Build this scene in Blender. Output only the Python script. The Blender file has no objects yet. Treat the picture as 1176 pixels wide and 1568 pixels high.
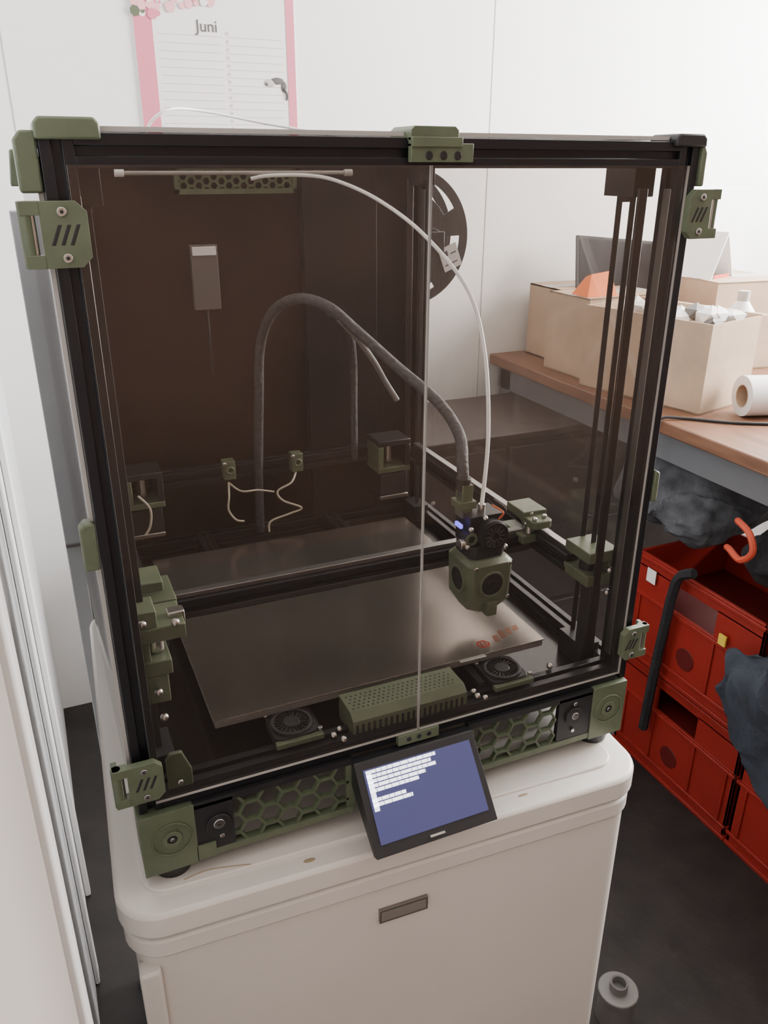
import bpy, bmesh, math, random
from mathutils import Vector, Matrix
random.seed(4)
C=bpy.context
# ---------------------------------------------------------------- materials
def mat(name,col,rough=.5,metal=0.,noise=0.,nscale=20.,bump=0.,spec=.5,emit=None,es=0.,coat=0.):
    m=bpy.data.materials.new(name);m.use_nodes=True
    nt=m.node_tree;b=nt.nodes['Principled BSDF']
    b.inputs['Base Color'].default_value=(*col,1);b.inputs['Roughness'].default_value=rough
    b.inputs['Metallic'].default_value=metal;b.inputs['Specular IOR Level'].default_value=spec
    b.inputs['Coat Weight'].default_value=coat
    if emit: b.inputs['Emission Color'].default_value=(*emit,1);b.inputs['Emission Strength'].default_value=es
    if noise or bump:
        tc=nt.nodes.new('ShaderNodeTexCoord');n=nt.nodes.new('ShaderNodeTexNoise')
        n.inputs['Scale'].default_value=nscale;n.inputs['Detail'].default_value=6
        nt.links.new(tc.outputs['Object'],n.inputs['Vector'])
        if noise:
            r=nt.nodes.new('ShaderNodeValToRGB')
            r.color_ramp.elements[0].position=.3;r.color_ramp.elements[1].position=.7
            r.color_ramp.elements[0].color=(*[c*(1-noise) for c in col],1)
            r.color_ramp.elements[1].color=(*[min(1,c*(1+noise)) for c in col],1)
            nt.links.new(n.outputs['Fac'],r.inputs['Fac']);nt.links.new(r.outputs['Color'],b.inputs['Base Color'])
        if bump:
            bp=nt.nodes.new('ShaderNodeBump');bp.inputs['Strength'].default_value=bump;bp.inputs['Distance'].default_value=.01
            nt.links.new(n.outputs['Fac'],bp.inputs['Height']);nt.links.new(bp.outputs['Normal'],b.inputs['Normal'])
    return m
def acrylic(name,tint,haze,gloss):
    m=bpy.data.materials.new(name);m.use_nodes=True;nt=m.node_tree;nt.nodes.clear()
    o=nt.nodes.new('ShaderNodeOutputMaterial');t=nt.nodes.new('ShaderNodeBsdfTransparent');t.inputs[0].default_value=(*tint,1)
    d=nt.nodes.new('ShaderNodeBsdfDiffuse');d.inputs[0].default_value=(.75,.7,.66,1)
    g=nt.nodes.new('ShaderNodeBsdfGlossy');g.inputs['Roughness'].default_value=.03
    lw=nt.nodes.new('ShaderNodeLayerWeight');lw.inputs[0].default_value=.5
    pw=nt.nodes.new('ShaderNodeMath');pw.operation='POWER';pw.inputs[1].default_value=5
    mu=nt.nodes.new('ShaderNodeMath');mu.operation='MULTIPLY_ADD';mu.inputs[1].default_value=.8;mu.inputs[2].default_value=.04*gloss
    m1=nt.nodes.new('ShaderNodeMixShader');m1.inputs[0].default_value=haze
    m2=nt.nodes.new('ShaderNodeMixShader')
    nt.links.new(t.outputs[0],m1.inputs[1]);nt.links.new(d.outputs[0],m1.inputs[2])
    nt.links.new(lw.outputs['Facing'],pw.inputs[0]);nt.links.new(pw.outputs[0],mu.inputs[0]);nt.links.new(mu.outputs[0],m2.inputs[0])
    nt.links.new(m1.outputs[0],m2.inputs[1]);nt.links.new(g.outputs[0],m2.inputs[2]);nt.links.new(m2.outputs[0],o.inputs[0])
    return m
def wood(name,c1,c2,scale=6):
    m=mat(name,c1,.45);nt=m.node_tree;b=nt.nodes['Principled BSDF']
    tc=nt.nodes.new('ShaderNodeTexCoord');mp=nt.nodes.new('ShaderNodeMapping');mp.inputs['Scale'].default_value=(8,1,8)
    n=nt.nodes.new('ShaderNodeTexNoise');n.inputs['Scale'].default_value=scale;n.inputs['Detail'].default_value=8
    r=nt.nodes.new('ShaderNodeValToRGB');r.color_ramp.elements[0].position=.35;r.color_ramp.elements[1].position=.65
    r.color_ramp.elements[0].color=(*c1,1);r.color_ramp.elements[1].color=(*c2,1)
    nt.links.new(tc.outputs['Object'],mp.inputs[0]);nt.links.new(mp.outputs[0],n.inputs['Vector'])
    nt.links.new(n.outputs['Fac'],r.inputs['Fac']);nt.links.new(r.outputs[0],b.inputs['Base Color']);return m
GREEN=mat('olive_green_plastic',(.110,.136,.084),.40,noise=.12,nscale=60)
BLACK=mat('black_anodised_aluminium',(.016,.016,.020),.33,.3,spec=.55)
BPLA=mat('black_plastic',(.016,.016,.018),.45)
DARKR=mat('rear_panel_dark_composite',(.020,.0105,.0085),.28,noise=.2,nscale=3,spec=.4)
REFLB=mat('reflection_band_black',(.008,.007,.008),.5,spec=.3)  # black for the dark reflected band on the rear panel
DECK=mat('deck_panel_black',(.018,.013,.012),.24)
STEEL=mat('bright_steel',(.62,.6,.58),.25,1.)
RAIL=mat('rail_steel',(.35,.34,.33),.35,1.)
RAILD=mat('rail_dark',(.10,.095,.095),.35,1.)
DOOR=acrylic('clear_acrylic',(.89,.87,.855),.010,1.3)
SIDE=acrylic('clear_acrylic_side',(.90,.89,.88),.035,1.2)
EDGE=mat('acrylic_polished_edge',(.5,.48,.46),.3)
PEI=mat('print_sheet',(.29,.255,.225),.22,.86,noise=.18,nscale=9)
ALU=mat('bed_edge_aluminium',(.6,.58,.55),.35,.8)
PTFE=mat('ptfe_tube',(.92,.92,.90),.3)
RUB=mat('cable_sleeve',(.055,.054,.058),.55,noise=.3,nscale=200,bump=.3)
BELT=mat('belt_rubber',(.025,.022,.022),.6)
WIREC=mat('pale_wire',(.5,.45,.36),.5)
ORWIRE=mat('orange_wire',(.6,.15,.05),.5)
BLUEL=mat('blue_status_led',(.1,.1,.9),.3,emit=(.15,.12,1.),es=3)
SCR=mat('screen_blue_glow',(.02,.02,.04),.15,emit=(.115,.115,.29),es=.72)
SCRW=mat('screen_text_glow',(.8,.8,.8),.4,emit=(.85,.88,1.),es=2.4)
FR=mat('fridge_enamel',(.74,.70,.65),.35,noise=.035,nscale=5)
FRG=mat('fridge_seam',(.35,.32,.29),.6)
BADGE=mat('fridge_badge',(.22,.2,.18),.35,.6)
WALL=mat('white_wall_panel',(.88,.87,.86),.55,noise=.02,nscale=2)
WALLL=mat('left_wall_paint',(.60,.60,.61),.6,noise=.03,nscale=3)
SEAM=mat('panel_seam',(.45,.43,.41),.7)
TRIM=mat('white_trim',(.86,.85,.84),.35)
BEIGE=mat('beige_door',(.40,.35,.32),.5,noise=.03,nscale=2)
GREYB=mat('shade_band_grey',(.34,.345,.36),.45,noise=.12,nscale=6)  # grey for the shaded band left of the printer
FLOOR=mat('dark_floor',(.014,.011,.010),.6,noise=.5,nscale=14,bump=.3)
CEIL=mat('ceiling_white',(.75,.73,.7),.8)
FRONTW=mat('brown_front_wall',(.20,.11,.07),.6,noise=.4,nscale=2)
PAPER=mat('paper_white',(.82,.80,.79),.6)
PINK=mat('calendar_pink',(.66,.20,.26),.6)
ROSE=mat('rose_flower',(.80,.42,.42),.6)
LINE=mat('calendar_line',(.62,.48,.50),.7)
INK=mat('ink_dark',(.10,.09,.09),.7)
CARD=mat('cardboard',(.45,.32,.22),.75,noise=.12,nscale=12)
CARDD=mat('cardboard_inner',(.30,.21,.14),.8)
BENCH=wood('bench_wood',(.13,.055,.028),(.21,.10,.055))
ADDWOOD=wood('added_sideboard_wood',(.022,.017,.016),(.038,.029,.026))  # dark tone of the added sideboard, stands in for reflection
APRON=mat('bench_apron_grey',(.12,.125,.135),.5)
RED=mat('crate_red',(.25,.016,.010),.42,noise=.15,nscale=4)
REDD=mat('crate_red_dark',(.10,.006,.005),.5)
CLOTH=mat('dark_grey_fabric',(.075,.08,.092),.9,noise=.4,nscale=30,bump=.8)
BLACKC=mat('black_fabric',(.012,.012,.015),.9,bump=.6,nscale=60)
NAVY=mat('navy_fabric',(.026,.033,.048),.9,noise=.3,nscale=20,bump=.8)
ORANGE=mat('orange_fabric',(.85,.18,.02),.6)
ORED=mat('orange_red_strap',(.50,.06,.025),.6)
YEL=mat('yellow_tag',(.7,.5,.05),.6)
SPOOL=mat('spool_grey_black',(.035,.035,.036),.4)
GLAS=mat('dark_glass',(.03,.03,.035),.12)
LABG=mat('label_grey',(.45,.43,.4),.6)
DGREY=mat('plain_dark_grey',(.12,.11,.105),.5)  # also colours the reflected package shape on the rear panel
GREENM=mat('mint_print',(.35,.65,.5),.6)
BOTT=mat('white_bottle',(.8,.79,.77),.35)
CAN=mat('grey_canister',(.16,.155,.15),.45)
# ---------------------------------------------------------------- builder
def empty(name,loc=(0,0,0),rz=0.):
    e=bpy.data.objects.new(name,None);C.collection.objects.link(e);e.location=loc;e.rotation_euler[2]=rz;e.empty_display_size=.05;return e
class B:
    def __init__(s,name,parent=None,loc=(0,0,0),rz=0.,bevel=0.,sharp=35,rot=None):
        s.n=name;s.p=parent;s.loc=loc;s.rz=rz;s.bm=bmesh.new();s.mats=[];s.bev=bevel;s.sharp=sharp;s.rot=rot
    def mi(s,m):
        if m not in s.mats:s.mats.append(m)
        return s.mats.index(m)
    def _add(s,vs,fs,m,M=None):
        k=s.mi(m);bv=[s.bm.verts.new(M@Vector(v) if M else Vector(v)) for v in vs];out=[]
        for f in fs:
            try:
                fc=s.bm.faces.new([bv[i] for i in f]);fc.material_index=k;fc.smooth=True;out.append(fc)
            except ValueError: pass
        return out
    def box(s,lo,hi,m,M=None):
        x0,y0,z0=lo;x1,y1,z1=hi
        v=[(x0,y0,z0),(x1,y0,z0),(x1,y1,z0),(x0,y1,z0),(x0,y0,z1),(x1,y0,z1),(x1,y1,z1),(x0,y1,z1)]
        return s._add(v,[(0,3,2,1),(4,5,6,7),(0,1,5,4),(1,2,6,5),(2,3,7,6),(3,0,4,7)],m,M)
    def prism(s,pts,axis,a0,a1,m,M=None,caps=True):
        def P(p,a):
            if axis=='z':return (p[0],p[1],a)
            if axis=='y':return (p[0],a,p[1])
            return (a,p[0],p[1])
        n=len(pts);v=[P(p,a0) for p in pts]+[P(p,a1) for p in pts]
        f=[(i,(i+1)%n,n+(i+1)%n,n+i) for i in range(n)]
        if caps:f+=[tuple(range(n))[::-1],tuple(range(n,2*n))]
        return s._add(v,f,m,M)
    def cyl(s,c,axis,r,h,m,seg=24,r2=None,M=None):
        r2=r if r2 is None else r2;v=[];d={'x':0,'y':1,'z':2}[axis];o=[i for i in range(3) if i!=d]
        for rr,hh in ((r,-h/2),(r2,h/2)):
            for i in range(seg):
                a=2*math.pi*i/seg;p=[0,0,0];p[d]=c[d]+hh;p[o[0]]=c[o[0]]+rr*math.cos(a);p[o[1]]=c[o[1]]+rr*math.sin(a);v.append(tuple(p))
        f=[(i,(i+1)%seg,seg+(i+1)%seg,seg+i) for i in range(seg)]+[tuple(range(seg))[::-1],tuple(range(seg,2*seg))]
        return s._add(v,f,m,M)
    def ring(s,c,axis,r0,r1,h,m,seg=32,a0=0.,a1=2*math.pi):
        d={'x':0,'y':1,'z':2}[axis];o=[i for i in range(3) if i!=d];full=abs(a1-a0-2*math.pi)<1e-5
        n=seg if full else seg+1;v=[]
        for i in range(n):
            a=a0+(a1-a0)*i/seg
            for rr,hh in ((r0,-h/2),(r1,-h/2),(r1,h/2),(r0,h/2)):
                p=[0,0,0];p[d]=c[d]+hh;p[o[0]]=c[o[0]]+rr*math.cos(a);p[o[1]]=c[o[1]]+rr*math.sin(a);v.append(tuple(p))
        f=[]
        for i in range(seg):
            j=(i+1)%n
            for k in range(4): f.append((i*4+k,i*4+(k+1)%4,j*4+(k+1)%4,j*4+k))
        if not full: f+=[(0,3,2,1),((n-1)*4,(n-1)*4+1,(n-1)*4+2,(n-1)*4+3)]
        return s._add(v,f,m)
    def sph(s,c,r,m,sc=(1,1,1),jit=0.,sub=2):
        t=bmesh.new();bmesh.ops.create_icosphere(t,subdivisions=sub,radius=1)
        vs=[];idx={}
        for i,vv in enumerate(t.verts):
            idx[vv]=i;k=1+random.uniform(-jit,jit);vs.append((c[0]+vv.co.x*r*sc[0]*k,c[1]+vv.co.y*r*sc[1]*k,c[2]+vv.co.z*r*sc[2]*k))
        s._add(vs,[tuple(idx[x] for x in f.verts) for f in t.faces],m);t.free()
    def tube(s,pts,r,m,seg=10,sub=8):
        P=[Vector(p) for p in pts];Q=[]
        for i in range(len(P)-1):
            a=P[max(i-1,0)];b=P[i];c=P[i+1];d=P[min(i+2,len(P)-1)]
            for k in range(sub):
                t=k/sub;Q.append(.5*((2*b)+(c-a)*t+(2*a-5*b+4*c-d)*t*t+(3*b-a-3*c+d)*t**3))
        Q.append(P[-1]);v=[];f=[];n=len(Q);up=Vector((.13,.21,.97)).normalized()
        for i,q in enumerate(Q):
            tg=(Q[min(i+1,n-1)]-Q[max(i-1,0)]).normalized()
            u=(up-tg*up.dot(tg)).normalized();w=tg.cross(u);up=u
            for k in range(seg):
                a=2*math.pi*k/seg;v.append(tuple(q+(u*math.cos(a)+w*math.sin(a))*r))
        for i in range(n-1):
            for k in range(seg):
                k2=(k+1)%seg;f.append((i*seg+k,i*seg+k2,(i+1)*seg+k2,(i+1)*seg+k))
        f+=[tuple(range(seg))[::-1],tuple(range((n-1)*seg,n*seg))]
        s._add(v,f,m)
    def done(s):
        bmesh.ops.recalc_face_normals(s.bm,faces=s.bm.faces)
        me=bpy.data.meshes.new(s.n);s.bm.to_mesh(me);s.bm.free()
        for m in s.mats:me.materials.append(m)
        try: me.set_sharp_from_angle(angle=math.radians(s.sharp))
        except Exception: pass
        o=bpy.data.objects.new(s.n,me);C.collection.objects.link(o)
        if s.p:o.parent=s.p
        o.location=s.loc
        o.rotation_euler=s.rot if s.rot else (0,0,s.rz)
        if s.bev:
            b=o.modifiers.new('bevel','BEVEL');b.width=s.bev;b.segments=2;b.limit_method='ANGLE';b.angle_limit=math.radians(40)
        return o
def rrect(x0,y0,x1,y1,r,n=8):
    p=[]
    for cx,cy,a in ((x1-r,y0+r,-90),(x1-r,y1-r,0),(x0+r,y1-r,90),(x0+r,y0+r,180)):
        for i in range(n+1):
            t=math.radians(a+90*i/n);p.append((cx+r*math.cos(t),cy+r*math.sin(t)))
    return p
# ================================================================= ROOM
X0,X1,Y0,Y1,ZF,ZC=-.1,2.75,-2.3,1.55,-.93,1.55
b=B('floor');b.box((X0-.1,Y0-.1,ZF-.05),(X1+.1,Y1+.1,ZF),FLOOR);b.done()
b=B('ceiling');b.box((X0-.1,Y0-.1,ZC),(X1+.1,Y1+.1,ZC+.05),CEIL);b.done()
b=B('wall_back');b.box((X0-.1,Y1,ZF),(X1+.1,Y1+.1,ZC),WALL)
for x in (0.02,1.213,2.42): b.box((x-.0012,Y1-.0008,ZF),(x+.0012,Y1+.01,ZC),SEAM)
b.done()
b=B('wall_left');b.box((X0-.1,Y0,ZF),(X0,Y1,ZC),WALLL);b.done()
b=B('wall_front');b.box((X0-.1,Y0-.1,ZF),(X1+.1,Y0,ZC),FRONTW);b.done()
WY0,WY1,WZ0,WZ1=-.1,1.25,.36,1.40
b=B('wall_right')
b.box((X1,Y0,ZF),(X1+.1,WY0,ZC),WALL);b.box((X1,WY1,ZF),(X1+.1,Y1,ZC),WALL)
b.box((X1,WY0,ZF),(X1+.1,WY1,WZ0),WALL);b.box((X1,WY0,WZ1),(X1+.1,WY1,ZC),WALL);b.done()
b=B('window_1',bevel=.003)
for lo,hi in (((WY0,WZ0),(WY0+.05,WZ1)),((WY1-.05,WZ0),(WY1,WZ1)),((WY0,WZ0),(WY1,WZ0+.05)),((WY0,WZ1-.05),(WY1,WZ1)),((.56,WZ0),(.6,WZ1))):
    b.box((X1-.01,lo[0],lo[1]),(X1+.05,hi[0],hi[1]),TRIM)
b.done()
b=B('door_1',bevel=.003);b.box((X0+.0005,-1.0,ZF+.001),(-.064,-.150,1.1),BEIGE);b.done()
b=B('trim_1',bevel=.003)
b.box((X0+.0005,-.148,ZF+.001),(-.058,-.118,1.15),TRIM);b.box((X0+.0005,-.118,ZF+.001),(-.066,-.104,1.15),TRIM);b.box((X0+.0005,-.104,ZF+.001),(-.062,-.096,1.15),TRIM)
b.done()
b=B('trim_2',bevel=.003);b.box((X0+.0005,.62,ZF+.001),(X0+.009,.66,ZC-.001),TRIM);b.box((X0+.0005,.84,ZF+.001),(X0+.012,.86,ZC-.001),TRIM);b.done()
b=B('added_grey_board',bevel=.004);b.box((-.022,.575,ZF+.0005),(.10,.600,.455),GREYB);b.box((-.022,.573,.0),(.10,.576,.006),DGREY);b.done()  # added board, gives the shaded strip of back wall its grey
# ================================================================= CALENDAR
cal=empty('wall_calendar',(0,0,0))
b=B('pages',cal);yb=Y1-.004
b.box((.295,yb,.34),(.665,Y1-.0005,.90),PAPER)
b.box((.295,yb-.001,.34),(.335,yb,.90),PINK);b.box((.645,yb-.001,.34),(.665,yb,.90),PINK);b.box((.30,yb-.001,.34),(.665,yb,.365),PINK)
for i in range(24):
    z=.775-i*.0165;b.box((.345,yb-.0006,z),(.49,yb,z+.0012),LINE);b.box((.50,yb-.0006,z),(.635,yb,z+.0012),LINE)
for i in range(22):
    z=.777-i*.0165;b.box((.500,yb-.0006,z+.003),(.506,yb,z+.009),LINE)
for i in range(80):
    x=.300+random.random()*.17;z=.812+random.random()*.078;r=.003+random.random()*.009
    if z<.828 and x>.37: continue
    b.cyl((x,yb-.0012-i*.00002,z),'y',r,.001,random.choice([PINK,ROSE,PAPER,ROSE,GREEN,ROSE]),7)
b.sph((.60,yb-.001,.685),.014,LABG,(1.,.08,.6));b.sph((.618,yb-.001,.69),.014,INK,(1.2,.08,.55));b.sph((.634,yb-.001,.678),.012,INK,(.6,.08,1.))
b.tube([(.634,yb-.001,.675),(.642,yb-.001,.66),(.640,yb-.001,.65)],.003,INK);b.sph((.592,yb-.0015,.683),.005,INK,(1,.1,.8))
b.done()
t=bpy.data.curves.new('month_title','FONT');t.body='Juni';t.size=.034;t.extrude=.0004;o=bpy.data.objects.new('month_title',t)
C.collection.objects.link(o);t.materials.append(INK);o.rotation_euler=(math.pi/2,0,0);o.location=(.432,yb-.0008,.784);o.parent=cal
# ================================================================= FRIDGE
fr=empty('small_refrigerator',(-.033,-.033,0),math.radians(-2.6))
FW,FD=.543,.56
b=B('top_lid',fr,bevel=.004,sharp=50);b.prism(rrect(0,0,FW,FD,.04),'z',-.112,-.084,FR);b.done()
b=B('top_platform',fr,bevel=.0015,sharp=50);b.prism(rrect(.024,.024,FW-.024,FD-.02,.022),'z',-.086,-.081,FR);b.done()
b=B('seam_gasket',fr);b.prism(rrect(.006,.006,FW-.006,FD-.01,.034),'z',-.118,-.111,FRG);b.done()
b=B('upper_band',fr,bevel=.003,sharp=50);b.prism(rrect(.003,.003,FW-.003,FD-.01,.036),'z',-.138,-.1165,FR);b.done()
b=B('cabinet_body',fr,bevel=.004,sharp=50);b.prism(rrect(.010,.008,FW-.008,FD-.01,.026),'z',-.90,-.137,FR);b.done()
b=B('door_side_flange',fr,bevel=.003);b.box((.011,.001,-.88),(.030,.02,-.150),FR);b.done()
b=B('plinth',fr);b.box((.03,.03,-.93),(FW-.03,FD-.03,-.90),BPLA);b.done()
b=B('brand_badge',fr,bevel=.0008);b.box((.238,.0045,-.184),(.290,.009,-.167),BADGE);b.box((.240,.004,-.1815),(.288,.0046,-.1695),mat('badge_brushed',(.22,.2,.18),.5));b.done()
b=B('surface_stain',fr)
ST=mat('rust_stain',(.36,.27,.18),.7)
b.sph((.172,.014,-.0838),.005,ST,(1.2,.5,.08));b.tube([(.06,.030,-.0808),(.085,.033,-.0808),(.12,.026,-.0808)],.0006,ST,6);b.sph((.40,.018,-.0838),.003,ST,(2,.5,.08));b.done()
# ================================================================= PRINTER
W,D,H=.51,.51,.526
pr=empty('enclosed_3d_printer')
def prof(w=.02):
    h=w/2;s=.003;d=.0045;p=[]
    base=[(-h,-h),(-s,-h),(-s,-h+d),(s,-h+d),(s,-h),(h,-h)]
    for k in range(4):
        a=k*math.pi/2
        for (x,y) in base[:-1]: p.append((x*math.cos(a)-y*math.sin(a),x*math.sin(a)+y*math.cos(a)))
    return p
def extr(b,axis,c,a0,a1):
    b.prism([(p[0]+c[0],p[1]+c[1]) for p in prof()],axis,a0,a1,BLACK)
b=B('frame_extrusions',pr,bevel=.0004)
for x in (.01,W-.01):
    for y in (.01,D-.01): extr(b,'z',(x,y),0,H)
for z in (.01,H-.01):
    for y in (.01,D-.01): extr(b,'x',(y,z),.02,W-.02)
    for x in (.01,W-.01): extr(b,'y',(x,z),.02,D-.02)
for x in (.16,.35): extr(b,'y',(x,.016),.02,D-.02)
b.done()
b=B('deck_panel',pr);b.box((.018,.018,.001),(W-.018,D-.018,.0045),DECK);b.done()
b=B('rear_panel',pr,bevel=.001);b.box((.004,D+.001,0),(W-.004,D+.006,H-.004),DARKR);b.done()
def panel(name,lo,hi,m,thin):
    b=B(name,pr);fs=b.box(lo,hi,m)
    e=b.mi(EDGE)
    for f in fs:
        f.normal_update()
        if abs(f.normal[thin])<.5: f.material_index=e
    b.done()
panel('door_left_acrylic',(.014,-.006,.012),(.2592,-.003,.508),DOOR,1)
panel('door_right_acrylic',(.2604,-.006,.012),(.4965,-.003,.508),DOOR,1)
panel('side_panel_right',(W+.001,.005,.008),(W+.004,D-.004,H-.008),SIDE,0)
panel('side_panel_left',(-.004,.005,.008),(-.001,D-.004,H-.008),SIDE,0)
panel('top_panel',(.006,.006,H+.001),(W-.006,D-.006,H+.004),SIDE,2)
def hinge(name,x0,x1,z0,z1,outer):
    b=B(name,pr,bevel=.0008)
    xo,xi=(x0,x1) if outer=='L' else (x1,x0)
    if outer=='R': xo,xi=max(x0,x1),min(x0,x1)
    w=(xi-xo);ch=.006 if outer=='L' else -.006
    aw=abs(w)
    pts=[(xo+w*.28,z0),(xi-ch,z0),(xi,z0+.006),(xi,z1-.006),(xi-ch,z1),(xo+w*.28,z1)]
    b.prism(pts,'y',-.0125,-.006,GREEN)
    for a,c in ((z0,z0+.008),(z1-.008,z1)):
        b.box((min(xo,xo+w*.3),-.0125,a),(max(xo,xo+w*.3),-.004,c),GREEN)
    b.cyl((xo+w*.08,-.008,(z0+z1)/2),'z',.0042 if aw>.035 else .003,(z1-z0),GREEN,16)
    b.cyl((xo+w*.17,-.0085,(z0+z1)/2),'z',.002,(z1-z0)*.95,STEEL,12)
    b.box((min(xo,xo+w*.12),-.008,z0+.002),(max(xo,xo+w*.12),.004,z1-.002),GREEN)
    zc=(z0+z1)/2
    for k in (-1,0,1):
        cx=xo+w*.64+k*w*.14;dx=.0026
        b.prism([(cx-dx-.0012,zc-.006),(cx-dx+.0012,zc-.006),(cx+dx+.0012,zc+.006),(cx+dx-.0012,zc+.006)],'y',-.0128,-.0122,BPLA)
    for zz in (z0+.006,z1-.006):
        b.cyl((xo+w*.62,-.0132,zz),'y',.0028,.002,STEEL,14);b.cyl((xo+w*.62,-.0143,zz),'y',.0013,.0006,BPLA,6)
    b.done()
hinge('door_hinge',-.017,.0215,.449,.488,'L')
hinge('door_hinge',.529,.496,.451,.490,'R')
hinge('door_hinge',-.017,.0225,.022,.060,'L')
hinge('door_hinge',.522,.490,.032,.069,'R')
b=B('top_corner_cap',pr,bevel=.0015)
b.prism([(-.002,.522),(.036,.522),(.036,.531),(.033,.5345),(.001,.5345),(-.002,.531)],'y',-.005,.03,GREEN);b.done()
b=B('side_corner_clip',pr,bevel=.0015)
b.prism([(-.014,.492),(-.001,.492),(-.001,.527),(-.010,.527),(-.014,.522)],'y',.0,.04,GREEN)
b.prism([(-.016,.486),(-.004,.486),(-.004,.522),(-.012,.522)],'y',.43,.50,GREEN);b.done()
b=B('top_corner_cap_dark',pr,bevel=.0015)
b.prism([(.482,.522),(.514,.522),(.514,.529),(.510,.532),(.485,.532),(.482,.529)],'y',-.004,.03,BPLA);b.done()
b=B('side_corner_clip',pr,bevel=.0015)
b.prism([(.511,.492),(.517,.492),(.517,.518),(.514,.523),(.511,.523)],'y',-.003,.04,GREEN);b.done()
b=B('top_centre_clip',pr,bevel=.001)
b.prism([(.243,.524),(.281,.524),(.281,.531),(.278,.5335),(.246,.5335),(.243,.531)],'y',-.006,.03,GREEN)
b.box((.243,-.0065,.510),(.293,-.001,.5225),GREEN);b.box((.243,-.0085,.520),(.283,-.001,.5265),GREEN)
for i in range(3): b.cyl((.257+i*.0115,-.0068,.5145),'y',.0030,.001,BPLA,16)
b.done()
b=B('lower_centre_clip',pr,bevel=.001)
b.box((.238,-.0075,.000),(.281,-.001,.0115),GREEN)
for i in range(3): b.cyl((.249+i*.0105,-.0077,.006),'y',.0026,.001,BPLA,16)
b.done()
b=B('side_mid_clip',pr,bevel=.0015)
b.prism([(-.012,.235),(-.001,.235),(-.001,.272),(-.008,.272),(-.012,.268)],'y',-.002,.012,GREEN)
b.prism([(W+.001,.205),(W+.007,.205),(W+.007,.235),(W+.001,.238)],'y',-.002,.012,GREEN);b.done()
# --- skirt
def hexgrid(b,x0,x1,z0,z1,R,y0,y1,m,fr=.85):
    dx=R*1.5;dz=R*math.sqrt(3);i=0;x=x0
    while x<=x1+R*.3:
        z=z0+(dz/2 if i%2 else 0)
        while z<=z1+R*.4:
            v=[]
            for yy in (y0,y1):
                for rr in (R*1.02,R*fr):
                    for k in range(6):
                        a=math.pi/3*k;v.append((min(max(x+rr*math.cos(a),x0),x1),yy,min(max(z+rr*math.sin(a),z0),z1)))
            f=[]
            for k in range(6):
                k2=(k+1)%6
                f+=[(k,k2,6+k2,6+k),(12+k,12+k2,18+k2,18+k),(k,k2,12+k2,12+k),(6+k,6+k2,18+k2,18+k)]
            b._add(v,f,m);z+=dz
        x+=dx;i+=1
b=B('skirt_front',pr,bevel=.0)
for x0,x1 in ((.077,.188),(.322,.424)):
    hexgrid(b,x0,x1,-.058,-.006,.0118,-.004,.001,GREEN,.88)
    l=x0-.034 if x0<.1 else x0-.006;r_=x1+(.004 if x0<.1 else .042)
    b.box((l,-.005,-.064),(r_,.003,-.057),GREEN);b.box((l,-.0045,-.0075),(r_,.003,-.0005),BPLA)
b.box((.043,-.0045,-.06),(.078,.001,-.004),BPLA);b.box((.424,-.0045,-.06),(.466,.001,-.004),BPLA)
b.box((.043,-.006,-.064),(.060,.001,-.048),GREEN);b.box((.186,-.004,-.06),(.194,.001,-.004),GREEN);b.box((.316,-.004,-.06),(.323,.001,-.004),GREEN)
b.done()
b=B('skirt_sides',pr)
for x in (.0,W-.003): b.box((x,.045,-.064),(x+.003,D-.045,-.0005),BPLA)
b.box((.045,D-.003,-.064),(W-.045,D,-.0005),BPLA);b.box((.045,.085,-.064),(W-.045,.087,-.0005),BPLA);b.done()
def corner(name,x0,x1,cx,y0,y1):
    b=B(name,pr,bevel=.0015)
    b.box((x0,y0,-.066),(x1,y1,-.0005),GREEN)
    if y0<0:
        b.ring((cx,y0-.001,-.030),'y',.0045,.0085,.002,GREEN,20);b.cyl((cx,y0-.0005,-.030),'y',.0045,.002,BPLA,20);b.cyl((cx,y0-.0018,-.030),'y',.0018,.001,STEEL,10)
        b.ring((cx,y0-.0008,-.030),'y',.0165,.0172,.0016,GREEN,36)
    b.done()
    b=B('rubber_foot',pr);b.cyl((cx,(y0+y1)/2,-.0735),'z',.017,.015,BPLA,24,r2=.019);b.done()
corner('corner_block',-.003,.044,.023,-.006,.04);corner('corner_block',.466,.509,.487,-.006,.04)
corner('corner_block',-.003,.044,.023,D-.04,D);corner('corner_block',.466,.509,.487,D-.04,D)
b=B('skirt_knob',pr,bevel=.0005)
b.cyl((.064,-.0055,-.030),'y',.0115,.003,BPLA,28);b.cyl((.064,-.0075,-.027),'y',.005,.003,STEEL,20);b.cyl((.064,-.0092,-.027),'y',.002,.001,BPLA,8)
b.cyl((.066,-.006,-.043),'y',.0022,.002,STEEL,12)
b.cyl((.443,-.0055,-.028),'y',.0105,.003,BPLA,28);b.cyl((.443,-.0075,-.026),'y',.0042,.003,STEEL,20)
b.cyl((.443,-.006,-.012),'y',.0022,.002,STEEL,12);b.cyl((.443,-.006,-.046),'y',.0022,.002,STEEL,12);b.done()
b=B('door_latch_block',pr,bevel=.001);b.prism([(.026,.020),(.047,.020),(.047,.036),(.040,.056),(.030,.056),(.026,.050)],'y',-.003,.001,GREEN)
b.cyl((.036,-.0045,.027),'y',.0025,.003,STEEL,12);b.done()
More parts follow.
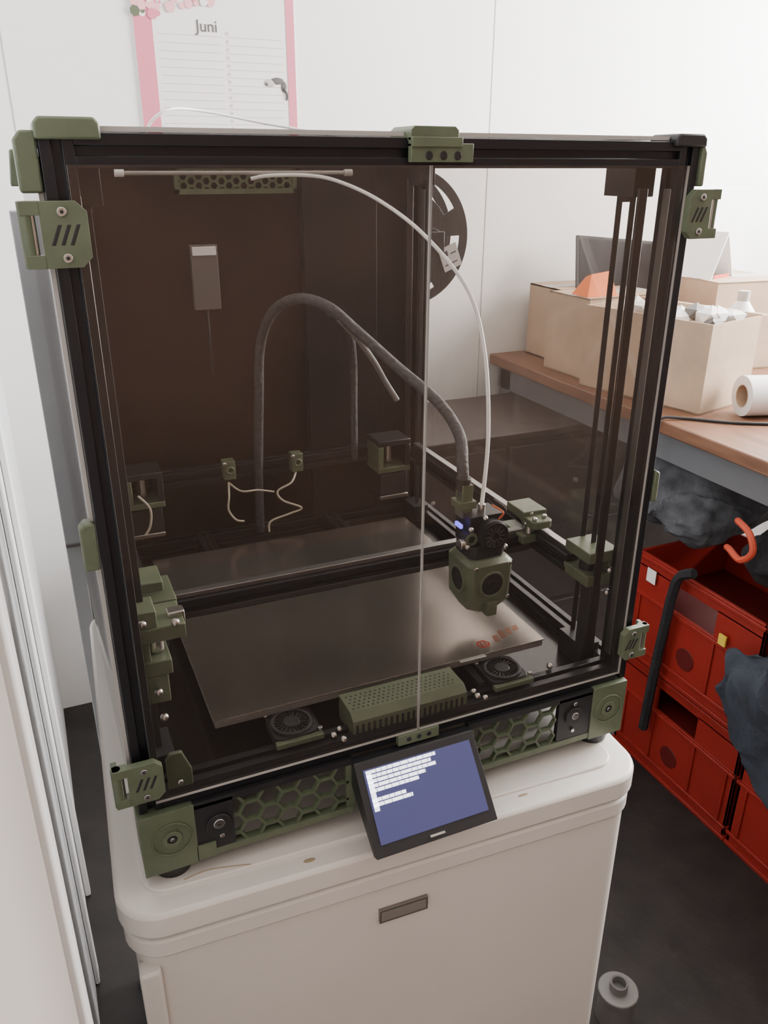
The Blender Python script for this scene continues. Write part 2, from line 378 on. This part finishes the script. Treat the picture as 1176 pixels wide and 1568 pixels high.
# --- touchscreen
b=B('touchscreen_case',pr,bevel=.001)
p0=Vector((-.066,-.068));p1=Vector((-.010,-.003))
b.prism([tuple(p0),tuple(p1),(0,-.003),(0,-.03),(-.058,-.072)],'x',.191,.317,BPLA);b.done()
d=(p1-p0).normalized();nrm=Vector((-d.y,d.x))
Ms=Matrix(((1,0,0,.191),(0,d.x,nrm.x,p0.x),(0,d.y,nrm.y,p0.y),(0,0,0,1)))
b=B('touchscreen_display',pr);b.box((.007,.011,.0001),(.119,.078,.0008),SCR,Ms)
for i in range(8):
    z=.0735-i*.0042;x=.009;end=.009+[.072,.066,.07,.058,.05,.052,.034,.040][i]
    if i==5: continue
    while x<end:
        w=random.uniform(.004,.011);b.box((x,z,.0008),(min(x+w,end),z+.0032,.0010),SCRW,Ms);x+=w+.0006
b.box((.009,.040,.0008),(.014,.0735,.0010),SCRW,Ms)
b.box((.055,.004,.0),(.070,.006,.0012),LABG,Ms);b.done()
# --- bed
bed=B('heated_bed',pr,bevel=.0008);bed.box((.0775,.046,.032),(.4325,.400,.0395),ALU);bed.done()
b=B('print_sheet',pr,bevel=.0003);b.box((.0765,.045,.0395),(.4335,.401,.0408),PEI)
b.box((.33,.041,.0393),(.36,.046,.0406),ALU);b.done()
DEC=mat('faded_red_decal',(.28,.035,.02),.3,.3);DEC2=mat('faded_orange_decal',(.24,.11,.07),.28,.8)
b=B('sheet_logo_decal',pr);b.ring((.368,.062,.04085),'z',.0055,.0080,.0002,DEC,6);b.box((.3655,.058,.0408),(.3670,.066,.04095),DEC);b.box((.3695,.058,.0408),(.3710,.066,.04095),DEC)
for i,(x,l) in enumerate(((.386,.010),(.396,.012),(.406,.010),(.416,.007))): b.prism([(x-.004,.060+i*.004),(x+.003,.061+i*.004),(x+.005,.063+l+i*.004),(x-.002,.062+l+i*.004)],'z',.0408,.04090,DEC2)
b.done()
b=B('bed_standoffs',pr)
for x in (.16,.35):
    for y in (.08,.36): b.cyl((x,y,.029),'z',.004,.008,STEEL,12)
b.done()
def fan(cx,cy):
    b=B('bed_fan',pr,bevel=.0006);z=.0255
    b.prism(rrect(cx-.021,cy-.019,cx+.021,cy+.021,.008),'z',z-.005,z+.004,BPLA)
    b.ring((cx,cy,z+.0055),'z',.0165,.0195,.003,BPLA,36);b.cyl((cx,cy,z+.005),'z',.009,.004,BPLA,24,r2=.0078)
    for i in range(22):
        a=i*2*math.pi/22;M=Matrix.Translation((cx,cy,z+.0045))@Matrix.Rotation(a,4,'Z')
        b.box((.009,-.0004,-.001),(.0155,.0004,.0018),BELT,M)
    b.box((cx-.021,cy-.024,z-.003),(cx+.024,cy-.018,z+.002),GREEN)
    for dx,dy in ((-.02,.018),(.022,-.018)): b.cyl((cx+dx,cy+dy,z+.005),'z',.0022,.003,STEEL,12)
    b.done()
fan(.145,.030);fan(.371,.028)
b=B('beam_screws',pr)
for x,y,z in ((.178,.006,.023),(.186,.012,.023),(.186,.001,.02),(.330,.006,.023),(.330,.014,.023),(.338,.004,.02),(.425,.02,.024)):
    b.sph((x,y,z),.0034,STEEL)
b.done()
b=B('air_filter_box',pr,bevel=.0015)
b.prism([(.002,.014),(.040,.014),(.040,.040),(.010,.040),(.002,.034)],'x',.196,.316,GREEN)
for i in range(22):
    for j in range(5):
        x=.201+i*.0050+(.0025 if j%2 else 0);b.cyl((x,.014+j*.0048,.0401),'z',.0011,.0006,BPLA,6)
for i in range(20): b.box((.199+i*.0058,.0014,.018),(.2015+i*.0058,.0022,.030),BPLA)
b.done()
# --- Z belts, rails, idlers
b=B('z_belts_and_rails',pr,bevel=.0004)
for x,s in ((.026,1),(W-.026,-1)):
    for y,sy in ((.045,1),(D-.045,-1)):
        b.box((x-.003,y-.001,.03),(x+.003,y+.0005,.49),BELT);b.box((x-.003,y+sy*.018-.001,.03),(x+.003,y+sy*.018+.0005,.49),BELT)
        b.box((x-.012,y-.014,.483),(x+.010,y+.026,.507),BPLA);b.cyl((x,y+.008*sy,.487),'x',.009,.009,BPLA,20)
        b.box((x-.012,y-.014,.004),(x+.012,y+.026,.030),BPLA)
    for yy in (.0215,D-.0245):
        x0=x-.013 if s<0 else x-.022
        b.box((x0,yy,.03),(x0+.009,yy+.003,.49),RAILD)
    for yy in (.005,): b.box((x-.006*s-.0005,yy,.03),(x-.006*s+.0005,yy+.009,.49),RAIL)
b.done()
# --- gantry
gz=.118
b=B('gantry',pr,bevel=.0005)
for x in (.037,W-.037): extr(b,'y',(x,gz),.06,D-.06); b.box((x-.0045,.06,gz+.010),(x+.0045,D-.06,gz+.0155),RAIL)
extr(b,'x',(.137,gz-.003),.05,W-.05);b.box((.055,.1325,gz+.007),(W-.055,.1415,gz+.012),RAIL)
b.box((.048,.1245,gz-.011),(W-.048,.126,gz-.005),BELT)
for y in (.48,): extr(b,'x',(y,gz),.05,W-.05)
b.done()
b=B('front_idlers',pr,bevel=.001)
b.box((.463,.022,.108),(.500,.064,.120),GREEN);b.box((.463,.022,.134),(.500,.064,.146),GREEN);b.box((.489,.024,.118),(.500,.060,.136),GREEN);b.cyl((.475,.04,.127),'z',.008,.014,BPLA,20)
b.box((.470,.024,.03),(.484,.040,.108),BPLA);b.box((.474,.022,.06),(.480,.024,.105),RAIL)
b.box((.016,.022,.150),(.058,.064,.163),GREEN);b.box((.016,.022,.118),(.044,.060,.132),GREEN);b.box((.016,.024,.130),(.028,.060,.152),GREEN);b.cyl((.034,.04,.141),'z',.007,.016,STEEL,20)
b.box((.020,.024,.160),(.036,.052,.178),GREEN);b.box((.022,.024,.09),(.040,.036,.12),GREEN)
for p in ((.489,.021,.124),(.489,.021,.098),(.495,.021,.146),(.030,.020,.104),(.032,.020,.078),(.050,.021,.166),(.024,.021,.170)): b.sph(p,.0038,STEEL)
b.box((.046,.034,.155),(.060,.045,.168),STEEL)
b.done()
b=B('xy_joints',pr,bevel=.0012)
b.box((.446,.118,.118),(.486,.165,.128),GREEN);b.box((.452,.128,.142),(.482,.165,.152),GREEN);b.cyl((.458,.126,.135),'z',.007,.014,STEEL,18)
b.prism(rrect(.452,.108,.478,.138,.006),'z',.138,.147,GREEN)
for x,y in ((.457,.114),(.472,.118),(.462,.130)): b.cyl((x,y,.149),'z',.0028,.004,STEEL,12)
b.box((.025,.120,.122),(.066,.172,.134),GREEN);b.box((.03,.128,.140),(.056,.165,.150),GREEN);b.done()
b=B('motor_drives',pr,bevel=.0012)
for x0,x1 in ((.405,.455),(.058,.105)):
    b.box((x0,.43,.10),(x1,.475,.108),GREEN);b.box((x0,.43,.140),(x1,.475,.148),BPLA);b.box((x0,.43,.108),(x0+.008,.475,.14),GREEN);b.box((x1-.008,.43,.108),(x1,.475,.14),BPLA)
    b.cyl(((x0+x1)/2,.455,.124),'z',.008,.03,STEEL,18);b.box((x0+.004,.432,.066),(x1-.004,.475,.098),BPLA);b.box((x0+.002,.428,.060),(x1-.004,.434,.066),RAIL)
b.done()
b=B('rear_cable_brackets',pr,bevel=.0012)
for x,z in ((.193,.120),(.287,.118)):
    b.box((x-.007,.440,z),(x+.009,.456,z+.026),GREEN);b.ring((x+.001,.438,z+.014),'y',.003,.006,.004,GREEN,16);b.cyl((x-.006,.438,z+.024),'y',.0026,.003,STEEL,10)
b.done()
b=B('loose_wires',pr)
b.tube([(.192,.445,.115),(.188,.43,.10),(.186,.43,.082),(.195,.43,.066),(.206,.43,.062)],.0014,WIREC)
b.tube([(.287,.445,.118),(.275,.43,.108),(.255,.43,.098),(.262,.43,.083),(.288,.43,.068),(.27,.43,.062),(.243,.43,.055),(.240,.43,.040)],.0014,WIREC)
b.tube([(.192,.445,.115),(.205,.43,.106),(.228,.43,.104),(.25,.43,.098)],.0012,WIREC)
b.tube([(.072,.43,.12),(.085,.43,.10),(.082,.43,.075),(.07,.43,.06)],.0016,WIREC)
b.done()
b=B('exhaust_grille',pr)
hexgrid(b,.168,.318,.478,.503,.0062,.498,.502,GREEN,.72)
b.box((.166,.496,.474),(.320,.506,.480),GREEN);b.box((.166,.496,.501),(.320,.506,.506),GREEN);b.box((.166,.496,.474),(.171,.506,.506),GREEN);b.box((.315,.496,.474),(.320,.506,.506),GREEN);b.done()
b=B('rear_reflection_band',pr,bevel=.002);b.box((.325,.492,.02),(.43,.5095,.506),REFLB);b.box((.43,.497,.02),(.49,.5095,.506),REFLB);b.done()  # dark reflection in the rear panel, built as black strips
b=B('rear_reflected_box',pr,bevel=.002);b.box((.178,.497,.335),(.212,.508,.415),DGREY);b.box((.180,.4955,.402),(.210,.4975,.413),PAPER);b.box((.193,.500,.25),(.1955,.504,.335),BPLA);b.done()  # reflection of a pale package, built as a small grey box
b=B('light_bar',pr);b.cyl((.235,.452,.4985),'x',.0024,.28,mat('dull_light_bar',(.33,.31,.29),.4),14);b.cyl((.098,.452,.4985),'x',.004,.01,PAPER,14);b.cyl((.373,.452,.4985),'x',.004,.01,LABG,14);b.done()
b=B('filament_guide_tube',pr)
b.tube([(.248,.45,.492),(.27,.445,.4955),(.315,.43,.4955),(.345,.41,.489),(.380,.37,.469),(.405,.30,.435),(.425,.23,.383),(.421,.18,.325),(.404,.135,.250),(.3785,.098,.184)],.0022,PTFE,12,12);b.done()
b=B('reverse_feed_tube',pr)
b.tube([(.50,.58,.50),(.42,.60,.54),(.30,.60,.560),(.22,.57,.570),(.17,.53,.567),(.145,.53,.545),(.15,.515,.52)],.0018,PTFE,10);b.done()
b=B('toolhead_umbilical',pr)
b.tube([(.362,.108,.195),(.362,.112,.225),(.372,.14,.250),(.372,.19,.272),(.352,.25,.298),(.318,.29,.335),(.292,.31,.360),(.268,.345,.366),(.250,.39,.345),(.240,.42,.30),(.237,.43,.233),(.235,.45,.12),(.235,.46,.03)],.0062,RUB,14,8)
b.tube([(.300,.30,.348),(.322,.30,.325),(.345,.305,.295),(.362,.31,.268),(.378,.31,.243)],.0035,mat('grey_cable',(.16,.155,.15),.5),10)
b.tube([(.300,.33,.352),(.340,.38,.325),(.372,.44,.27),(.376,.45,.18),(.378,.455,.12)],.005,RUB,10);b.done()
# --- toolhead
th=B('toolhead',pr,bevel=.0012)
def frust(b,cx,cy,z0,z1,a0,b0,a1,b1,m,c0=.006,c1=.006):
    def oct(w,d,c,z): return [(cx-w+c,cy-d,z),(cx+w-c,cy-d,z),(cx+w,cy-d+c,z),(cx+w,cy+d-c,z),(cx+w-c,cy+d,z),(cx-w+c,cy+d,z),(cx-w,cy+d-c,z),(cx-w,cy-d+c,z)]
    v=oct(a0,b0,c0,z0)+oct(a1,b1,c1,z1);f=[(i,(i+1)%8,8+(i+1)%8,8+i) for i in range(8)]+[tuple(range(8))[::-1],tuple(range(8,16))]
    b._add(v,f,m)
cx,cy=.3795,.097
frust(th,cx,cy,.070,.084,.018,.018,.0255,.0255,GREEN,.010,.006)
frust(th,cx,cy,.084,.128,.0255,.0255,.0265,.0265,GREEN,.006,.005)
frust(th,cx,cy,.128,.133,.0265,.0265,.022,.022,GREEN)
th.ring((cx,cy-.0265,.106),'y',.0125,.015,.003,GREEN,28);th.cyl((cx,cy-.0262,.106),'y',.0125,.0015,BPLA,28);th.cyl((cx,cy-.0272,.106),'y',.005,.001,BLACK,16)
th.ring((cx-.0262,cy,.106),'x',.0125,.015,.003,GREEN,28);th.cyl((cx-.0260,cy,.106),'x',.0125,.0015,BPLA,28);th.cyl((cx-.027,cy,.106),'x',.005,.001,BLACK,16)
for dx,dz in ((-.02,.021),(.02,.021),(.02,-.018)): th.cyl((cx+dx,cy-.0268,.106+dz),'y',.0022,.0015,STEEL,10)
th.box((cx-.006,cy-.030,.070),(cx+.006,cy-.020,.086),GREEN)
th.cyl((cx,cy,.066),'z',.0022,.010,STEEL,12,r2=.004)
frust(th,cx,cy+.002,.133,.147,.021,.020,.021,.020,BPLA)
th.box((cx-.020,cy-.010,.145),(cx+.018,cy+.020,.178),BPLA)
th.cyl((cx+.004,cy-.014,.158),'y',.0165,.012,BPLA,28);th.ring((cx+.004,cy-.021,.158),'y',.012,.0155,.002,BLACK,28)
for i in range(12):
    a=i*math.pi/6;M=Matrix.Translation((cx+.004,cy-.021,.158))@Matrix.Rotation(a,4,'Y');th.box((.004,-.0006,-.0008),(.012,.0012,.0008),RUB,M)
th.cyl((cx-.019,cy-.006,.155),'y',.0075,.012,BPLA,18);th.ring((cx-.019,cy-.013,.155),'y',.004,.007,.002,GREEN,18)
th.cyl((cx-.001,cy+.001,.182),'z',.004,.010,STEEL,14);th.cyl((cx-.028,cy-.008,.150),'x',.006,.006,STEEL,16)
th.box((cx-.022,cy+.004,.172),(cx-.010,cy+.020,.208),GREEN);th.cyl((cx-.0175,cy+.012,.208),'z',.008,.012,BPLA,16);th.box((cx-.026,cy+.002,.182),(cx-.006,cy+.022,.190),GREEN)
th.tube([(cx+.012,cy-.012,.172),(cx+.016,cy-.014,.180),(cx+.008,cy-.004,.186)],.0011,ORWIRE);th.tube([(cx+.014,cy-.010,.172),(cx+.020,cy-.012,.182),(cx+.012,cy,.190)],.0012,BELT)
for p in ((cx-.024,cy-.014,.148),(cx-.022,cy-.016,.168),(cx+.017,cy-.02,.144),(cx-.006,cy-.016,.178)): th.sph(p,.003,STEEL)
th.done()
b=B('toolhead_led',pr);b.box((cx-.029,cy-.006,.166),(cx-.026,cy+.006,.170),BLUEL);b.done()
# ================================================================= SPOOL
sp=empty('filament_spool',(.528,0,.405))
b=B('flanges_and_hub',sp,bevel=.0006)
for y in (.600,.655):
    b.ring((0,y,0),'y',.086,.100,.003,SPOOL,64);b.ring((0,y,0),'y',.026,.066,.003,SPOOL,48)
    for i in range(6):
        a=i*math.pi/3+.02;b.ring((0,y,0),'y',.064,.088,.003,SPOOL,8,a,a+math.radians(28))
b.cyl((0,.628,0),'y',.048,.052,mat('black_filament',(.03,.03,.03),.35),48)
b.done()
b=B('paper_label',sp);M=Matrix.Translation((.070,.5975,-.030))@Matrix.Rotation(math.radians(-22),4,'Y')
b.box((-.016,-.0004,-.018),(.016,.0004,.018),PAPER,M);b.box((-.012,-.0008,.004),(-.002,0,.012),INK,M);b.box((.002,-.0008,.004),(.012,0,.006),INK,M);b.box((-.012,-.0008,-.010),(.010,0,-.008),INK,M);b.done()
b=B('spool_holder',pr,bevel=.001);b.cyl((.528,.60,.405),'y',.020,.15,BPLA,24);b.box((.46,.516,.39),(.545,.526,.42),BPLA);b.done()
# ================================================================= BENCH
BX=1.25
bn=empty('workbench')
b=B('bench_top',bn,bevel=.003);b.box((BX,-.8,-.05),(1.95,Y1-.002,-.02),BENCH);b.done()
b=B('bench_apron',bn);b.box((BX+.03,-.78,-.12),(BX+.05,Y1-.01,-.05),APRON);b.done()
b=B('bench_legs',bn,bevel=.002)
for x in (BX+.03,1.87):
    for y in (-.76,1.47): b.box((x,y,ZF),(x+.06,y+.06,-.05),APRON)
b.done()
sb=empty('added_dark_sideboard')  # added dark mass, stands in for side panel reflection and shade
b=B('added_sideboard_carcass',sb,bevel=.003);b.box((.62,1.12,ZF+.04),(1.93,1.455,-.14),ADDWOOD);b.box((.61,1.105,-.14),(1.94,1.46,-.122),ADDWOOD);b.box((.66,1.15,ZF+.0005),(1.9,1.43,ZF+.04),BPLA);b.done()
b=B('added_sideboard_drawer_fronts',sb,bevel=.002)
for i in range(3):
    for j in range(3): b.box((.635+i*.43,1.108,-.88+j*.245),(.635+i*.43+.415,1.12,-.88+j*.245+.23),ADDWOOD);b.sph((.84+i*.43,1.10,-.765+j*.245),.008,BADGE)
b.done()
def carton(name,loc,rz,w,d,h,flaps=False):
    e=empty(name,loc,rz);t=.004;b=B('walls',e)
    b.box((0,0,0),(w,d,t),CARD)
    b.box((0,0,0),(w,t,h),CARD);b.box((0,d-t,0),(w,d,h),CARD);b.box((0,t,0),(t,d-t,h),CARD);b.box((w-t,t,0),(w,d-t,h),CARD)
    if flaps:
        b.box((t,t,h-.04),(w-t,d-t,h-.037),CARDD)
        b.box((0,0,0),(.085,d,.003),CARD,Matrix.Translation((w,0,h))@Matrix.Rotation(math.radians(8),4,'Y'))
    else:
        b.box((0,0,h-t),(w,d/2-.001,h),CARD);b.box((0,d/2+.001,h-t),(w,d,h),CARD)
        b.box((-.0004,d/2-.025,h),(w+.0004,d/2+.025,h+.0005),LABG)
    b.done();return e
e=carton('cardboard_box',(1.355,.785,-.0195),math.radians(14),.20,.35,.205,True)
b=B('packing_paper',e,sharp=20)
for i in range(18): b.sph((.035+random.random()*.13,.04+random.random()*.27,.19+random.random()*.02),.028,random.choice([PAPER,PAPER,BOTT,LABG,DGREY]),(1.25,1.1,.8),.26,1)
b.done()
carton('cardboard_box',(1.31,1.165,-.0195),math.radians(3),.26,.17,.21)
carton('cardboard_box',(1.36,1.36,-.0195),0,.30,.16,.205)
carton('cardboard_box',(1.67,1.10,-.0195),math.radians(-6),.24,.24,.24)
b=B('dark_tablet',None,(1.42,1.375,.186),bevel=.002,rot=(math.radians(-22),math.radians(5),math.radians(-12)))
b.box((0,0,0),(.25,.010,.15),BPLA);b.box((.008,-.0008,.010),(.242,0,.142),GLAS);b.done()
b=B('orange_pouch',None,(1.365,1.22,.191),sharp=20)
b._add([(-.045,-.03,0),(.05,-.03,0),(.05,.04,0),(-.045,.04,0),(-.025,-.01,.055),(.03,-.015,.062),(.045,.02,.045),(-.02,.02,.045),(0,-.022,.040)],[(0,1,5,8),(0,8,4),(8,5,4),(1,2,6,5),(2,3,7,6),(3,0,4,7),(4,5,6,7),(0,3,2,1)],ORANGE);b.done()
b=B('leaning_print',None,(1.86,1.50,-.0195),rot=(math.radians(-6),0,0));b.box((0,0,0),(.34,.004,.46),PAPER)
b.box((.10,-.001,.05),(.14,0,.42),GREENM);b.box((.2,-.001,.1),(.3,0,.2),LINE);b.done()
b=B('white_bottle',None,(1.66,1.00,-.0195),sharp=50)
b.cyl((0,0,.09),'z',.035,.18,BOTT,28);b.cyl((0,0,.195),'z',.035,.03,BOTT,28,r2=.014);b.cyl((0,0,.222),'z',.015,.024,LABG,20);b.done()
b=B('folded_leaflet',None,(1.70,1.16,.2205),rot=(0,0,.3));b.prism([(0,0),(.06,.12),(.063,.12),(.12,0),(.117,0),(.0615,.115),(.003,0)],'y',0,.17,PAPER);b.box((.02,.001,.0),(.1,.003,.01),ORED);b.done()
b=B('paper_roll',None,(1.515,.725,.0265),rot=(0,0,math.radians(-18)),sharp=50)
b.ring((0,0,0),'x',.026,.046,.16,PAPER,40);b.ring((0,0,0),'x',.024,.026,.161,CARD,30);b.done()
b=B('black_cable');b.tube([(1.80,.80,-.0162),(1.66,.60,-.0162),(1.52,.63,-.0162),(1.38,.70,-.0162),(1.30,.77,-.0160),(1.247,.79,-.016),(1.238,.795,-.06),(1.235,.80,-.16)],.0035,BPLA,8);b.done()
def crate(loc):
    e=empty('plastic_crate',loc);b=B('crate_shell',e,bevel=.003);w,d,h=.30,.395,.285;t=.008
    b.box((0,0,0),(w,d,t),RED);b.box((0,d-t,0),(w,d,h),RED);b.box((w-t,0,0),(w,d,h),RED)
    b.box((0,0,0),(t,d,h-.10),RED);b.box((0,0,h-.035),(t,d,h),RED);b.box((0,0,h-.10),(t,d*.33,h-.03),RED);b.box((0,d*.67,h-.10),(t,d,h-.03),RED)
    b.box((0,0,0),(w,t,h-.10),RED);b.box((0,0,h-.035),(w,t,h),RED);b.box((0,0,h-.10),(w*.3,t,h-.03),RED);b.box((w*.7,0,h-.10),(w,t,h-.03),RED)
    for z in (.0,.03,h-.012,h-.11): b.box((-.006,-.006,z),(w+.004,d+.002,z+.010),RED) if z in(.0,) else (b.box((-.006,-.006,z),(0,d+.002,z+.008),RED),b.box((-.006,-.006,z),(w,0,z+.008),RED))
    for y in (.02,.12,.26,.365): b.box((-.005,y,.04),(0,y+.008,h-.11),RED)
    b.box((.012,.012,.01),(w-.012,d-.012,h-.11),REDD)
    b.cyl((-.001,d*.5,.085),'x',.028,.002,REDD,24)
    b.done();return e
for y in (.425,.02,-.385):
    crate((1.27,y,ZF+.0005));crate((1.268,y,ZF+.287))
def blob(name,c,sc,m,n=7,spread=.5,jit=.08,st=.05,par=None):
    b=B(name,par,c,sharp=180)
    for i in range(n):
        o=[random.uniform(-spread,spread)*sc[k] for k in range(3)]
        b.sph(o,1,m,(sc[0]*.6,sc[1]*.6,sc[2]*.6),jit,3)
    o=b.done();rm=o.modifiers.new('r','REMESH');rm.mode='VOXEL';rm.voxel_size=.006
    sm=o.modifiers.new('s','SMOOTH');sm.iterations=12
    dt=bpy.data.textures.new(name+'_folds','MUSGRAVE');dt.musgrave_type='RIDGED_MULTIFRACTAL';dt.noise_scale=.13;dp=o.modifiers.new('d','DISPLACE');dp.texture=dt;dp.strength=st*.45;dp.mid_level=.6
    return o
bag=empty('black_backpack')
blob('bag_body',(1.405,.485,-.252),(.145,.140,.095),BLACKC,9,par=bag)
b=B('orange_handle',bag);b.tube([(1.280,.555,-.18),(1.255,.535,-.165),(1.240,.49,-.172),(1.237,.472,-.205),(1.24,.50,-.235),(1.250,.54,-.230),(1.270,.565,-.240)],.007,ORED,8);b.done()
b=B('backpack_strap');b.tube([(1.248,.62,-.325),(1.243,.655,-.35),(1.243,.668,-.40),(1.243,.675,-.48),(1.243,.685,-.62),(1.245,.695,-.80)],.012,BLACKC,6);b.done()
blob('grey_work_jacket',(1.45,.815,-.225),(.20,.145,.115),CLOTH,11)
blob('navy_work_trousers',(1.20,.335,-.52),(.035,.12,.17),NAVY,9)
b=B('price_tag',None);b.box((1.2600,.745,-.42),(1.2615,.775,-.385),PAPER);b.done()
b=B('yellow_tag');b.box((1.255,.51,-.455),(1.259,.53,-.43),YEL);b.done()
b=B('plastic_canister',None,(.768,.180,ZF),sharp=50,bevel=.002)
b.cyl((0,0,.03),'z',.034,.06,CAN,32,r2=.032);b.cyl((0,0,.066),'z',.036,.012,CAN,32);b.ring((0,0,.08),'z',.012,.016,.02,CAN,24);b.done()
# ================================================================= LIGHT
def area(name,loc,rot,sx,sy,e,col=(1,1,1)):
    l=bpy.data.lights.new(name,'AREA');l.shape='RECTANGLE';l.size=sx;l.size_y=sy;l.energy=e;l.color=col
    o=bpy.data.objects.new(name,l);C.collection.objects.link(o);o.location=loc;o.rotation_euler=rot
area('daylight_through_window',(X1-.03,.575,.88),(0,math.radians(90),0),.98,1.25,215,(1,.99,.975))
area('ceiling_fill',(1.1,-1.2,ZC-.02),(0,0,0),.9,.5,3.2,(1,.92,.85))  # added soft fill from above, behind the camera; not a room fixture
w=bpy.data.worlds.new('sky');C.scene.world=w;w.use_nodes=True
w.node_tree.nodes['Background'].inputs[0].default_value=(.9,.95,1,1);w.node_tree.nodes['Background'].inputs[1].default_value=3.
# ================================================================= CAMERA
yaw,pit,rol=.4117,.4065,.0025
f=Vector((math.sin(yaw)*math.cos(pit),math.cos(yaw)*math.cos(pit),-math.sin(pit)))
r=Vector((math.cos(yaw),-math.sin(yaw),0));u=r.cross(f)
r2=r*math.cos(rol)+u*math.sin(rol);u2=-r*math.sin(rol)+u*math.cos(rol)
cam=bpy.data.cameras.new('camera');co=bpy.data.objects.new('camera',cam);C.collection.objects.link(co)
co.matrix_world=Matrix(((r2.x,u2.x,-f.x,-.0226),(r2.y,u2.y,-f.y,-.5685),(r2.z,u2.z,-f.z,.5092),(0,0,0,1)))
cam.sensor_fit='VERTICAL';cam.sensor_height=36;cam.lens=1239.9/1568*36;cam.clip_start=.01
C.scene.camera=co
